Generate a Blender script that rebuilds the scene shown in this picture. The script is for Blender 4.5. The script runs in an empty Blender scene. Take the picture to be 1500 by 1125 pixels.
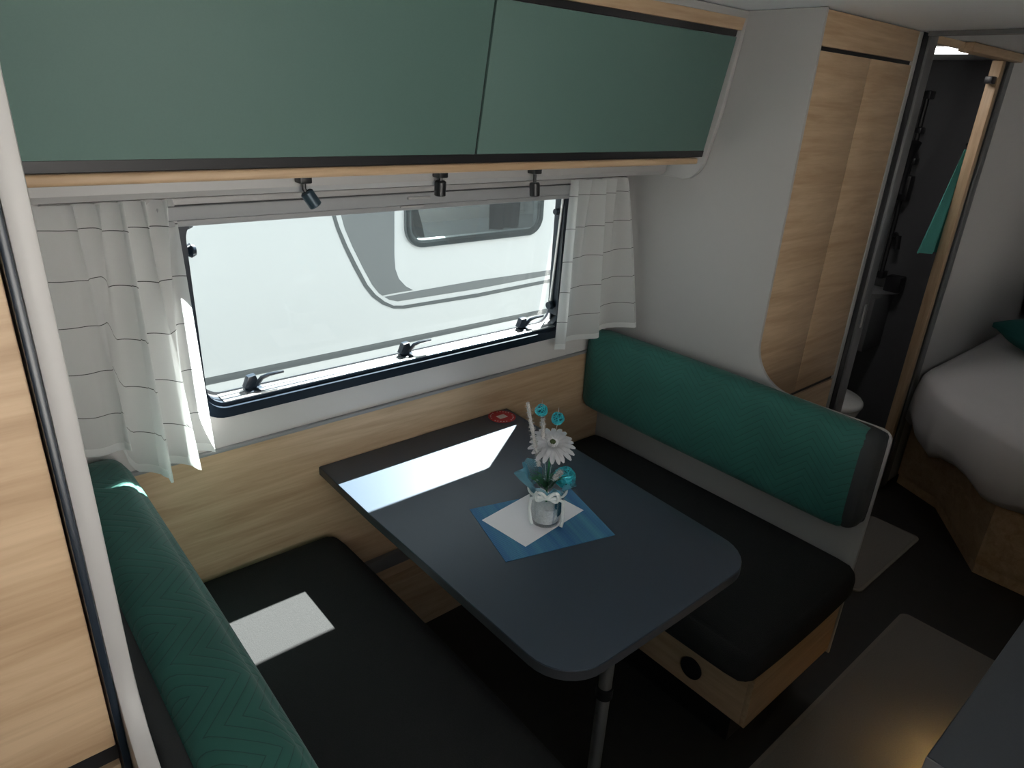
import bpy, bmesh, math, random
from mathutils import Vector, Matrix
random.seed(7)
S = bpy.context.scene
COL = S.collection
# ------------------------------------------------------------------ camera
FPX = 1004.143
RC = ((0.7611895, -0.6466078, 0.0498882), (-0.2173790, -0.3268604, -0.9197329), (0.6110130, 0.6892464, -0.3893616))
CAM = Vector((0.0, -1.62, 1.717))
cd = bpy.data.cameras.new('camera'); cam = bpy.data.objects.new('camera', cd); COL.objects.link(cam)
cd.sensor_width = 36; cd.lens = 36 * FPX / 1500; cd.clip_start = 0.01
r0, r1, r2 = (Vector(r) for r in RC)
M = Matrix((r0, -r1, -r2)).transposed().to_4x4(); M.translation = CAM
cam.matrix_world = M
S.camera = cam
# ------------------------------------------------------------------ world, sun, exposure
W = bpy.data.worlds.new('sky'); S.world = W; W.use_nodes = True
bg = W.node_tree.nodes['Background']
bg.inputs[0].default_value = (0.86, 0.94, 1.0, 1); bg.inputs[1].default_value = 1.75
sd = bpy.data.lights.new('sun', 'SUN'); sd.energy = 102; sd.angle = math.radians(0.53); sd.color = (1, 0.97, 0.92)
sun = bpy.data.objects.new('sun', sd); COL.objects.link(sun)
sun.rotation_euler = Vector((-.153, -.10, -.204)).to_track_quat('-Z', 'Y').to_euler()
sun.location = (3, 3, 5)
vs = S.view_settings
vs.view_transform = 'Standard'; vs.look = 'None'; vs.exposure = 0.0; vs.gamma = 1; vs.use_curve_mapping = False

# ------------------------------------------------------------------ pixel helpers (photo pixel -> point on a real plane)
def ray(px, py):
    return r0 * (px - 750) + r1 * (py - 562.5) + r2 * FPX
def onY(px, py, Y):
    v = ray(px, py); return CAM + v * ((Y - CAM.y) / v.y)
def onX(px, py, X):
    v = ray(px, py); return CAM + v * ((X - CAM.x) / v.x)
def onZ(px, py, Z):
    v = ray(px, py); return CAM + v * ((Z - CAM.z) / v.z)

# ------------------------------------------------------------------ materials
MATS = {}
def nt(name):
    m = bpy.data.materials.new(name); m.use_nodes = True; MATS[name] = m
    n = m.node_tree.nodes; return m, n, m.node_tree.links, n['Principled BSDF'], n['Material Output']
def mat(name, col, rough=.5, metal=0, var=.06, scale=40, bump=0, spec=.5, sheen=0, emit=0, ecol=None):
    m, n, l, p, o = nt(name)
    tc = n.new('ShaderNodeTexCoord'); ns = n.new('ShaderNodeTexNoise'); ns.inputs['Scale'].default_value = scale; ns.inputs['Detail'].default_value = 4
    l.new(tc.outputs['Object'], ns.inputs['Vector'])
    mx = n.new('ShaderNodeMix'); mx.data_type = 'RGBA'
    mx.inputs[6].default_value = (*[c * (1 - var) for c in col], 1); mx.inputs[7].default_value = (*[min(1, c * (1 + var)) for c in col], 1)
    l.new(ns.outputs['Fac'], mx.inputs[0]); l.new(mx.outputs[2], p.inputs['Base Color'])
    p.inputs['Roughness'].default_value = rough; p.inputs['Metallic'].default_value = metal
    p.inputs['Specular IOR Level'].default_value = spec
    if sheen: p.inputs['Sheen Weight'].default_value = sheen
    if bump:
        b = n.new('ShaderNodeBump'); b.inputs['Strength'].default_value = bump; b.inputs['Distance'].default_value = .002
        l.new(ns.outputs['Fac'], b.inputs['Height']); l.new(b.outputs[0], p.inputs['Normal'])
    if emit:
        p.inputs['Emission Color'].default_value = (*(ecol or col), 1); p.inputs['Emission Strength'].default_value = emit
    return m
def wood(name, c1, c2, axis='X', rough=.5):
    m, n, l, p, o = nt(name)
    tc = n.new('ShaderNodeTexCoord'); mp = n.new('ShaderNodeMapping')
    sc = {'X': (1.1, 14, 14), 'Y': (14, 1.1, 14), 'Z': (14, 14, 1.1)}[axis]
    mp.inputs['Scale'].default_value = sc
    l.new(tc.outputs['Object'], mp.inputs['Vector'])
    a = n.new('ShaderNodeTexNoise'); a.inputs['Scale'].default_value = 1.6; a.inputs['Detail'].default_value = 8; a.inputs['Roughness'].default_value = .62; a.inputs['Distortion'].default_value = .8
    b = n.new('ShaderNodeTexNoise'); b.inputs['Scale'].default_value = 9; b.inputs['Detail'].default_value = 6
    l.new(mp.outputs[0], a.inputs['Vector']); l.new(mp.outputs[0], b.inputs['Vector'])
    ad = n.new('ShaderNodeMath'); ad.operation = 'MULTIPLY_ADD'; ad.inputs[1].default_value = .35
    l.new(b.outputs['Fac'], ad.inputs[0]); l.new(a.outputs['Fac'], ad.inputs[2])
    cr = n.new('ShaderNodeValToRGB'); e = cr.color_ramp.elements
    e[0].position = .45; e[0].color = (*c1, 1); e[1].position = .85; e[1].color = (*c2, 1)
    l.new(ad.outputs[0], cr.inputs[0]); l.new(cr.outputs[0], p.inputs['Base Color'])
    bp = n.new('ShaderNodeBump'); bp.inputs['Strength'].default_value = .06; bp.inputs['Distance'].default_value = .002
    l.new(b.outputs['Fac'], bp.inputs['Height']); l.new(bp.outputs[0], p.inputs['Normal'])
    p.inputs['Roughness'].default_value = rough
    return m
def quilt(name, col, sgn):
    """velvet with a stitched chevron quilting"""
    m, n, l, p, o = nt(name)
    tc = n.new('ShaderNodeTexCoord'); sp = n.new('ShaderNodeSeparateXYZ'); l.new(tc.outputs['Object'], sp.inputs[0])
    def mth(op, a, b=None, c=None):
        q = n.new('ShaderNodeMath'); q.operation = op
        for i, v in enumerate((a, b, c)):
            if v is None: continue
            if isinstance(v, (int, float)): q.inputs[i].default_value = v
            else: l.new(v, q.inputs[i])
        return q.outputs[0]
    up = mth('MULTIPLY_ADD', sp.outputs[0], -sgn, sp.outputs[2])
    zig = mth('PINGPONG', sp.outputs[1], .075)
    s = mth('MULTIPLY_ADD', zig, 1.0, up)
    fr = mth('PINGPONG', mth('MULTIPLY', s, 1 / .024), .5)          # 0..0.5, 0 on the stitch
    line = mth('SMOOTH_MIN', fr, .22, .08)
    dk = n.new('ShaderNodeMapRange'); dk.inputs[1].default_value = 0; dk.inputs[2].default_value = .06; l.new(fr, dk.inputs[0])
    ns = n.new('ShaderNodeTexNoise'); ns.inputs['Scale'].default_value = 9; l.new(tc.outputs['Object'], ns.inputs['Vector'])
    mx = n.new('ShaderNodeMix'); mx.data_type = 'RGBA'
    mx.inputs[6].default_value = (*[c * .45 for c in col], 1); mx.inputs[7].default_value = (*col, 1)
    l.new(dk.outputs[0], mx.inputs[0])
    m2 = n.new('ShaderNodeMix'); m2.data_type = 'RGBA'; m2.blend_type = 'MULTIPLY'; m2.inputs[0].default_value = .35
    l.new(mx.outputs[2], m2.inputs[6]); l.new(ns.outputs['Fac'], m2.inputs[7]); l.new(m2.outputs[2], p.inputs['Base Color'])
    bp = n.new('ShaderNodeBump'); bp.inputs['Strength'].default_value = .5; bp.inputs['Distance'].default_value = .004
    l.new(line, bp.inputs['Height']); l.new(bp.outputs[0], p.inputs['Normal'])
    p.inputs['Roughness'].default_value = .75; p.inputs['Sheen Weight'].default_value = .12; p.inputs['Sheen Roughness'].default_value = .4
    return m
def sheer(name):
    m, n, l, p, o = nt(name); n.remove(p)
    uv = n.new('ShaderNodeUVMap'); uv.uv_map = 'UVMap'; sp = n.new('ShaderNodeSeparateXYZ'); l.new(uv.outputs[0], sp.inputs[0])
    def mth(op, a, b):
        q = n.new('ShaderNodeMath'); q.operation = op
        for i, v in enumerate((a, b)):
            if isinstance(v, (int, float)): q.inputs[i].default_value = v
            else: l.new(v, q.inputs[i])
        return q.outputs[0]
    ns = n.new('ShaderNodeTexNoise'); ns.inputs['Scale'].default_value = 3; l.new(uv.outputs[0], ns.inputs['Vector'])
    v = mth('ADD', sp.outputs[1], mth('MULTIPLY', ns.outputs['Fac'], .03))
    fr = mth('FRACT', mth('MULTIPLY', v, 5.4), 0.0)
    ln = mth('LESS_THAN', fr, .016)
    hem = mth('LESS_THAN', sp.outputs[1], .035)
    di = n.new('ShaderNodeBsdfDiffuse'); tr = n.new('ShaderNodeBsdfTranslucent'); tp = n.new('ShaderNodeBsdfTransparent')
    mxc = n.new('ShaderNodeMix'); mxc.data_type = 'RGBA'; mxc.inputs[6].default_value = (.86, .87, .86, 1); mxc.inputs[7].default_value = (.06, .06, .06, 1)
    l.new(ln, mxc.inputs[0]); l.new(mxc.outputs[2], di.inputs[0]); l.new(mxc.outputs[2], tr.inputs[0])
    a = n.new('ShaderNodeMixShader'); a.inputs[0].default_value = .5; l.new(di.outputs[0], a.inputs[1]); l.new(tr.outputs[0], a.inputs[2])
    b = n.new('ShaderNodeMixShader'); l.new(tp.outputs[0], b.inputs[1]); l.new(a.outputs[0], b.inputs[2])
    op = mth('MINIMUM', mth('ADD', mth('ADD', mth('MULTIPLY', ln, .5), mth('MULTIPLY', hem, .25)), .72), 1.0)
    l.new(op, b.inputs[0]); l.new(b.outputs[0], o.inputs[0])
    return m
def glass(name, tint=(.93, .96, .96), gloss=.08, rough=.02):
    m, n, l, p, o = nt(name); n.remove(p)
    tp = n.new('ShaderNodeBsdfTransparent'); tp.inputs[0].default_value = (*tint, 1)
    gl = n.new('ShaderNodeBsdfGlossy'); gl.inputs['Roughness'].default_value = rough
    fz = n.new('ShaderNodeLayerWeight'); fz.inputs[0].default_value = .25
    mr = n.new('ShaderNodeMapRange'); mr.inputs[3].default_value = gloss * .4; mr.inputs[4].default_value = min(.9, gloss * 6); l.new(fz.outputs['Fresnel'], mr.inputs[0])
    mx = n.new('ShaderNodeMixShader'); l.new(mr.outputs[0], mx.inputs[0]); l.new(tp.outputs[0], mx.inputs[1]); l.new(gl.outputs[0], mx.inputs[2])
    l.new(mx.outputs[0], o.inputs[0]); return m
def stripes_mat(name):
    m, n, l, p, o = nt(name)
    tc = n.new('ShaderNodeTexCoord'); mp = n.new('ShaderNodeMapping'); mp.inputs['Scale'].default_value = (60, 700, 1)
    l.new(tc.outputs['UV'], mp.inputs[0])
    w = n.new('ShaderNodeTexNoise'); w.inputs['Scale'].default_value = 1; w.inputs['Detail'].default_value = 2
    mp2 = n.new('ShaderNodeMapping'); mp2.inputs['Scale'].default_value = (.3, 9, 1); l.new(tc.outputs['UV'], mp2.inputs[0])
    g = n.new('ShaderNodeTexNoise'); g.inputs['Scale'].default_value = 1; g.inputs['Detail'].default_value = 6; l.new(mp2.outputs[0], g.inputs['Vector'])
    wv = n.new('ShaderNodeTexWave'); wv.bands_direction = 'Y'; wv.inputs['Scale'].default_value = 30; wv.inputs['Distortion'].default_value = .4; l.new(tc.outputs['UV'], wv.inputs['Vector'])
    cr = n.new('ShaderNodeValToRGB'); e = cr.color_ramp.elements
    e[0].position = .3; e[0].color = (.035, .15, .42, 1); e[1].position = .7; e[1].color = (.10, .36, .50, 1)
    l.new(g.outputs['Fac'], cr.inputs[0])
    mx = n.new('ShaderNodeMix'); mx.data_type = 'RGBA'; mx.blend_type = 'MULTIPLY'; mx.inputs[0].default_value = .45
    l.new(cr.outputs[0], mx.inputs[6]); l.new(wv.outputs['Color'], mx.inputs[7]); l.new(mx.outputs[2], p.inputs['Base Color'])
    bp = n.new('ShaderNodeBump'); bp.inputs['Strength'].default_value = .4; bp.inputs['Distance'].default_value = .001; l.new(wv.outputs['Fac'], bp.inputs['Height']); l.new(bp.outputs[0], p.inputs['Normal'])
    p.inputs['Roughness'].default_value = .7
    return m

m_wall = mat('wall_vinyl', (.62, .60, .585), .6, var=.02, scale=120, bump=.05)
m_white = mat('white_laminate', (.41, .40, .39), .45, var=.015)
m_ceil = mat('ceiling_vinyl', (.87, .90, .93), .6, var=.02)
m_green = mat('green_laminate', (.088, .162, .140), .6, var=.05, scale=300, bump=.04)
m_black = mat('black_plastic', (.012, .012, .014), .38)
m_navy = mat('blue_black_plastic', (.010, .018, .030), .3)
m_steelblue = mat('dark_lamp_metal', (.03, .055, .075), .38, metal=.3)
m_wood = wood('light_oak', (.40, .262, .15), (.60, .43, .275))
m_woody = wood('light_oak_deep', (.40, .262, .15), (.60, .43, .275), 'Y')
m_woodz = wood('light_oak_upright', (.40, .262, .15), (.60, .43, .275), 'Z')
m_seat = mat('black_seat_fabric', (.023, .023, .0235), .9, var=.35, scale=420, bump=.5, spec=.15)
m_quiltL = quilt('green_quilted_velvet', (.022, .14, .115), 1)
m_quiltR = quilt('green_quilted_velvet_mirrored', (.022, .14, .115), -1)
m_dgrey = mat('charcoal_fabric', (.03, .033, .035), .85, scale=300, bump=.3)
m_table = mat('anthracite_laminate', (.030, .046, .068), .43, var=.08, scale=200, spec=.6)
m_tedge = mat('anthracite_edge', (.035, .037, .042), .4)
m_alu = mat('brushed_aluminium', (.62, .62, .62), .33, metal=.9, var=.03)
m_greyp = mat('grey_plastic', (.27, .275, .28), .5, var=.03)
m_alud = mat('grey_anodised', (.22, .22, .225), .4, metal=.5)
m_blind = mat('grey_blind', (.34, .345, .35), .55, var=.03)
m_pane = glass('acrylic_pane', (.83, .865, .865), .04)
m_glass = glass('vase_glass', (.97, .985, .985), .08, .03)
m_npane = glass('neighbour_acrylic', (.60, .64, .65), .12)
m_sheer = sheer('sheer_voile')
m_body = mat('white_caravan_panel', (.80, .82, .82), .35, var=.01)
m_decal = mat('grey_decal', (.23, .245, .25), .4, var=.03)
m_decald = mat('dark_grey_decal', (.15, .165, .17), .4, var=.03)
m_mat = stripes_mat('blue_woven_placemat')
m_paper = mat('white_paper', (.90, .88, .91), .7, var=.01)
m_petal = mat('white_petal', (.90, .89, .91), .6, var=.04)
m_yel = mat('flower_centre', (.30, .32, .06), .8, bump=.5, scale=300)
m_dkc = mat('flower_eye', (.03, .045, .012), .9)
m_grass = mat('plastic_grass', (.025, .16, .06), .5, var=.4)
m_teal = mat('turquoise_wire', (.03, .42, .50), .35, metal=.3)
def tulle_mat(name):
    m, n, l, p, o = nt(name)
    tp = n.new('ShaderNodeBsdfTransparent'); mx = n.new('ShaderNodeMixShader'); mx.inputs[0].default_value = .42
    p.inputs['Base Color'].default_value = (.16, .50, .66, 1); p.inputs['Roughness'].default_value = .6
    l.new(tp.outputs[0], mx.inputs[1]); l.new(p.outputs[0], mx.inputs[2]); l.new(mx.outputs[0], o.inputs[0]); return m
m_tulle = tulle_mat('blue_tulle')
m_tealcore = mat('dark_turquoise_core', (.006, .10, .14), .5)
m_silver = mat('silver_glitter_stick', (.50, .485, .47), .6, var=.9, scale=420, bump=.8)
m_yarn = mat('white_yarn', (.80, .84, .84), .9, bump=.6, scale=500)
m_gravel = mat('vase_filling', (.75, .75, .77), .8, scale=160, var=.3, bump=.5)
m_oval = mat('dark_teal', (.04, .12, .16), .25)
m_red = mat('red_sticker', (.42, .012, .02), .5)
m_stickw = mat('sticker_print', (.6, .55, .55), .5)
m_floor = mat('dark_vinyl_floor', (.02, .019, .018), .55, var=.25, scale=25)
m_rug = mat('beige_rug', (.20, .188, .172), .95, var=.15, scale=220, bump=.6)
m_rugb = mat('rug_binding', (.22, .20, .175), .9)
m_sheet = mat('white_bedsheet', (.72, .70, .71), .8, var=.03, scale=8, bump=.2)
m_tealc = mat('teal_cushion_fabric', (.02, .15, .14), .8, scale=250, bump=.3)
m_bath = mat('dark_shower_panel', (.115, .116, .122), .45, var=.08)
m_mint = mat('mint_towel', (.16, .56, .50), .95, var=.1, scale=250, bump=.6)
m_cer = mat('white_ceramic', (.75, .75, .74), .15)
m_led = mat('led_diffuser', (1, .97, .93), .5, emit=14, ecol=(1, .96, .92))
m_warm = mat('warm_led', (1, .75, .35), .5, emit=85, ecol=(1, .66, .25))
m_grass_g = mat('gravel_ground', (.24, .235, .22), .95, var=.25, scale=30, bump=.5)
m_skin_dim = mat('dimmed_outer_skin', (.09, .095, .10), .4)
m_bounce = mat('white_bounce', (.66, .655, .65), .8, var=.04, scale=3)
m_counter = mat('dark_worktop', (.050, .056, .066), .45, var=.1, scale=200)

# ------------------------------------------------------------------ mesh helpers
def finish(bm, name, m, parent=None, smooth=False, angle=35):
    me = bpy.data.meshes.new(name)
    bmesh.ops.recalc_face_normals(bm, faces=bm.faces)
    bm.to_mesh(me); bm.free()
    me.materials.append(m)
    if smooth:
        for f in me.polygons: f.use_smooth = True
        me.set_sharp_from_angle(angle=math.radians(angle))
    o = bpy.data.objects.new(name, me); COL.objects.link(o)
    if parent is not None:
        o.parent = parent; o.matrix_parent_inverse = WM[parent.name].inverted()
    WM[o.name] = Matrix.Identity(4)
    return o
WM = {}
def tag(o, label=None, cat=None, group=None, kind=None):
    if label: o['label'] = label
    if cat: o['category'] = cat
    if group: o['group'] = group
    if kind: o['kind'] = kind
    return o
def thing(name, loc, label=None, cat=None, group=None, kind=None):
    o = bpy.data.objects.new(name, None); COL.objects.link(o); o.empty_display_size = .1
    o.location = loc; WM[o.name] = Matrix.Translation(Vector(loc))
    return tag(o, label, cat, group, kind)
def addbox(bm, x0, x1, y0, y1, z0, z1, bev=0, seg=2):
    t = bmesh.new()
    bmesh.ops.create_cube(t, size=1)
    for v in t.verts:
        v.co = Vector(((x0 + x1) / 2 + v.co.x * (x1 - x0), (y0 + y1) / 2 + v.co.y * (y1 - y0), (z0 + z1) / 2 + v.co.z * (z1 - z0)))
    if bev: bmesh.ops.bevel(t, geom=list(t.edges), offset=bev, segments=seg, profile=.5, affect='EDGES')
    merge(bm, t)
def merge(bm, t):
    me = bpy.data.meshes.new('tmp'); t.to_mesh(me); t.free(); bm.from_mesh(me); bpy.data.meshes.remove(me)
def box(name, m, x0, x1, y0, y1, z0, z1, parent=None, bev=0, seg=2):
    bm = bmesh.new(); addbox(bm, min(x0, x1), max(x0, x1), min(y0, y1), max(y0, y1), min(z0, z1), max(z0, z1), bev, seg)
    return finish(bm, name, m, parent, smooth=bev > 0)
def addprism(bm, pts, d, bev=0, seg=2):
    """closed 3-D polygon pts extruded by vector d"""
    t = bmesh.new(); d = Vector(d)
    a = [t.verts.new(p) for p in pts]; b = [t.verts.new(Vector(p) + d) for p in pts]
    k = len(pts)
    f0 = t.faces.new(a); f1 = t.faces.new(b[::-1])
    for i in range(k): t.faces.new((a[i], b[i], b[(i + 1) % k], a[(i + 1) % k]))
    bmesh.ops.recalc_face_normals(t, faces=t.faces)
    if bev: bmesh.ops.bevel(t, geom=list(set(f0.edges) | set(f1.edges)), offset=bev, segments=seg, profile=.5, affect='EDGES')
    merge(bm, t)
def prism(name, m, pts, d, parent=None, bev=0, seg=2, smooth=True):
    bm = bmesh.new(); addprism(bm, pts, d, bev, seg); return finish(bm, name, m, parent, smooth)
def addtube(bm, pts, r, n=10, caps=True):
    pts = [Vector(p) for p in pts]; rs = r if isinstance(r, (list, tuple)) else [r] * len(pts)
    rings = []; prev = None
    for i, p in enumerate(pts):
        t = (pts[min(i + 1, len(pts) - 1)] - pts[max(i - 1, 0)]).normalized()
        if prev is None:
            u = t.orthogonal().normalized()
        else:
            u = (prev - t * prev.dot(t)).normalized()
        prev = u; w = t.cross(u)
        rings.append([bm.verts.new(p + (u * math.cos(2 * math.pi * k / n) + w * math.sin(2 * math.pi * k / n)) * rs[i]) for k in range(n)])
    for a, b in zip(rings, rings[1:]):
        for k in range(n): bm.faces.new((a[k], a[(k + 1) % n], b[(k + 1) % n], b[k]))
    if caps:
        bm.faces.new(rings[0][::-1]); bm.faces.new(rings[-1])
def tube(name, m, pts, r, parent=None, n=10):
    bm = bmesh.new(); addtube(bm, pts, r, n); return finish(bm, name, m, parent, True)
def addlathe(bm, prof, c, n=32):
    rings = []
    for (r, z) in prof:
        if r < 1e-6: rings.append([bm.verts.new((c[0], c[1], c[2] + z))])
        else: rings.append([bm.verts.new((c[0] + r * math.cos(2 * math.pi * k / n), c[1] + r * math.sin(2 * math.pi * k / n), c[2] + z)) for k in range(n)])
    for a, b in zip(rings, rings[1:]):
        for k in range(n):
            if len(a) == 1 and len(b) == 1: continue
            if len(a) == 1: bm.faces.new((a[0], b[(k + 1) % n], b[k]))
            elif len(b) == 1: bm.faces.new((a[k], a[(k + 1) % n], b[0]))
            else: bm.faces.new((a[k], a[(k + 1) % n], b[(k + 1) % n], b[k]))
def lathe(name, m, prof, c, parent=None, n=32):
    bm = bmesh.new(); addlathe(bm, prof, c, n); return finish(bm, name, m, parent, True, 50)
def rrect(u0, u1, v0, v1, r, n=8):
    """rounded rectangle outline, counter-clockwise; r may be 4 radii (u0v0, u1v0, u1v1, u0v1)"""
    if not isinstance(r, (list, tuple)): r = [r] * 4
    out = []
    for (cu, cv, a0, q) in ((u0 + r[0], v0 + r[0], 180, r[0]), (u1 - r[1], v0 + r[1], 270, r[1]), (u1 - r[2], v1 - r[2], 0, r[2]), (u0 + r[3], v1 - r[3], 90, r[3])):
        for k in range(n + 1):
            a = math.radians(a0 + 90 * k / n); out.append((cu + q * math.cos(a), cv + q * math.sin(a)))
    return out
def addring(bm, outer, inner, f, d):
    """frame between two outlines of equal length; f maps (u, v) to 3-D, d extrudes"""
    d = Vector(d); k = len(outer)
    A = [bm.verts.new(f(*p)) for p in outer]; B = [bm.verts.new(f(*p)) for p in inner]
    C = [bm.verts.new(Vector(f(*p)) + d) for p in outer]; D = [bm.verts.new(Vector(f(*p)) + d) for p in inner]
    for i in range(k):
        j = (i + 1) % k
        bm.faces.new((A[i], A[j], B[j], B[i])); bm.faces.new((C[i], D[i], D[j], C[j]))
        bm.faces.new((A[i], C[i], C[j], A[j])); bm.faces.new((B[i], B[j], D[j], D[i]))
def ring(name, m, outer, inner, f, d, parent=None):
    bm = bmesh.new(); addring(bm, outer, inner, f, d); return finish(bm, name, m, parent, True, 40)
def wall_hole(name, m, x0, x1, z0, z1, holes, y0, y1, parent=None, swap=False):
    """wall in the XZ plane (YZ when swap) with rectangular holes, built as one mesh"""
    bm = bmesh.new(); xs = sorted({x0, x1} | {h[0] for h in holes} | {h[1] for h in holes}); zs = sorted({z0, z1} | {h[2] for h in holes} | {h[3] for h in holes})
    for a, b in zip(xs, xs[1:]):
        for c, d in zip(zs, zs[1:]):
            if any(h[0] <= a and b <= h[1] and h[2] <= c and d <= h[3] for h in holes): continue
            if swap: addbox(bm, y0, y1, a, b, c, d)
            else: addbox(bm, a, b, y0, y1, c, d)
    bmesh.ops.remove_doubles(bm, verts=bm.verts, dist=1e-5)
    seen = {}
    for f in list(bm.faces):
        seen.setdefault(tuple(sorted(v.index for v in f.verts)), []).append(f)
    bm.verts.index_update()
    seen = {}
    for f in list(bm.faces): seen.setdefault(tuple(sorted(v.index for v in f.verts)), []).append(f)
    dele = [f for q in seen.values() if len(q) > 1 for f in q]
    bmesh.ops.delete(bm, geom=dele, context='FACES')
    return finish(bm, name, m, parent)
def cushion(name, m, x0, x1, y0, y1, z0, z1, r=.03, puff=.012, parent=None, cuts=10):
    """soft upholstered block: finely cut rounded box, faces swelling towards the middle"""
    bm = bmesh.new()
    bmesh.ops.create_cube(bm, size=2); bmesh.ops.subdivide_edges(bm, edges=list(bm.edges), cuts=cuts, use_grid_fill=True)
    h = Vector(((x1 - x0) / 2, (y1 - y0) / 2, (z1 - z0) / 2)); c = Vector(((x0 + x1) / 2, (y0 + y1) / 2, (z0 + z1) / 2))
    for v in bm.verts:
        n = v.co.copy()
        # concentrate the cuts near the edges so that the rounding is smooth
        q = Vector([math.copysign(1 - (1 - abs(n[i])) ** 1.6, n[i]) for i in range(3)])
        p = Vector([q[i] * h[i] for i in range(3)])
        core = Vector([max(-h[i] + r, min(h[i] - r, p[i])) for i in range(3)])
        dlt = p - core
        if dlt.length > 1e-9:
            p = core + dlt.normalized() * min(r, max(abs(dlt[0]), abs(dlt[1]), abs(dlt[2])))
        w = [(1 - q[i] ** 2) for i in range(3)]
        for i in range(3):
            if abs(n[i]) > .999:
                j, k = [(1, 2), (0, 2), (0, 1)][i]
                if not (i == 2 and n[i] < 0): p[i] += math.copysign(puff * (w[j] * w[k]) ** .5, n[i])
        v.co = c + p
    return finish(bm, name, m, parent, True, 60)
XZ = lambda Y: (lambda u, v: (u, Y, v))
YZ = lambda X: (lambda u, v: (X, u, v))
XY = lambda Z: (lambda u, v: (u, v, Z))

CEIL = 1.963
# ================================================================== SHELL
tag(box('floor', m_floor, -1.6, 5.2, -2.2, 0, -.04, 0), kind='structure')
tag(box('ceiling', m_ceil, -1.63, 5.23, -2.23, .055, CEIL, CEIL + .04), kind='structure')
WX0, WX1, WZ0, WZ1 = .437, 1.674, .962, 1.442
wb = tag(wall_hole('wall_window', m_wall, -1.63, 5.23, -.04, CEIL, [(WX0, WX1, WZ0, WZ1)], 0, .055), kind='structure')
tag(wall_hole('wall_kitchen', m_wall, -1.63, 5.23, -.04, CEIL, [(0.0, .63, .88, 1.78), (1.0, 1.28, 1.14, 1.45), (3.65, 3.95, 1.17, 1.43)], -2.23, -2.2), kind='structure')  # unseen half door and two windows, openings added to let daylight in
tag(wall_hole('wall_front', m_wall, -2.2, 0, -.04, CEIL, [], -1.63, -1.6, swap=True), kind='structure')
tag(box('wall_rear', m_wall, 5.2, 5.23, -2.2, 0, 0, CEIL), kind='structure')
tag(wall_hole('wall_outer_skin_dimmed', m_skin_dim, -1.64, 5.24, -.10, 2.02, [(WX0 - .03, WX1 + .03, WZ0 - .03, WZ1 + .04)], .0555, .0605), kind='structure')  # unseen skin added in dark grey to cut sun bounce onto the neighbour
tag(box('wall_bounce_unseen', m_bounce, -7, 6, -6.6, -6.4, -.42, 2.3), kind='structure')  # unseen white wall added to bounce sunlight in through the openings
# wooden wainscot on the window wall
pn = thing('trim_1', (1.0, 0, 0), kind='structure')
box('wall_panel', m_wood, .09, 1.885, -.010, -.0005, .17, .848, pn)
box('cap_strip', m_greyp, .09, 1.885, -.013, -.0005, .848, .858, pn, .002)
box('floor_duct', m_wood, .75, 1.41, -.048, -.0105, .0, .235, pn, .003)
box('table_rail_low', m_alud, .70, 1.42, -.030, -.0105, .285, .335, pn, .004)
# left partition (tall white board whose front edge curves out over the backrest) and right partition (same, mirrored)
def arc(cy, cz, r, a0, a1, n=10):
    return [(cy + r * math.cos(math.radians(a0 + (a1 - a0) * k / n)), cz + r * math.sin(math.radians(a0 + (a1 - a0) * k / n))) for k in range(n + 1)]
def partition(name, x0, x1, yend, ylow, zlow, r):
    prof = [(-.001, .15), (-.001, CEIL - .001), (yend, CEIL - .001)] + arc(yend - r, zlow + r, r, 0, -90) + [(ylow + .03, zlow)] + arc(ylow + .03, zlow - .03, .03, 90, 180, 5) + [(ylow, .15)]
    bm = bmesh.new(); addprism(bm, [(x0, y, z) for y, z in prof], (x1 - x0, 0, 0), .003)
    return tag(finish(bm, name, m_white, None, True), kind='structure')
partition('wall_left', .059, .081, -.88, -1.12, .93, .16)
partition('wall_right', 1.887, 1.900, -.622, -1.054, .924, .13)

# ================================================================== WINDOW
win = thing('window_1', ((WX0 + WX1) / 2, 0, WZ0), kind='structure')
RO = rrect(WX0 - .022, WX1 + .022, WZ0 - .022, WZ1 + .022, .075); RI = rrect(WX0 + .004, WX1 - .004, WZ0 + .004, WZ1 - .004, .052)
ring('frame', m_navy, RO, RI, XZ(-.012), (0, .0115, 0), win)
RA = rrect(WX0 + .0005, WX1 - .0005, WZ0 + .0005, WZ1 - .0005, .055); RB = rrect(WX0 + .012, WX1 - .012, WZ0 + .012, WZ1 - .012, .048)
ring('inner_rail', m_navy, RA, RB, XZ(.002), (0, .014, 0), win)
RC2 = rrect(WX0 + .008, WX1 - .008, WZ0 + .008, WZ1 - .008, .05)
ring('middle_rail', m_navy, RA, RC2, XZ(.0165), (0, .006, 0), win)
ring('outer_rail', m_navy, RA, RB, XZ(.023), (0, .016, 0), win)
ring('seal', m_black, RA, RC2, XZ(.0395), (0, .014, 0), win)
for y0_, y1_, mm in ((.001, .013, m_alu), (.0135, .0185, m_navy), (.019, .034, m_alud), (.0345, .0375, m_navy), (.038, .054, m_alu)):
    box('sill_rail', mm, WX0 + .05, WX1 - .05, y0_, y1_, WZ0 + .0122, WZ0 + .0165, win, .001)
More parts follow.
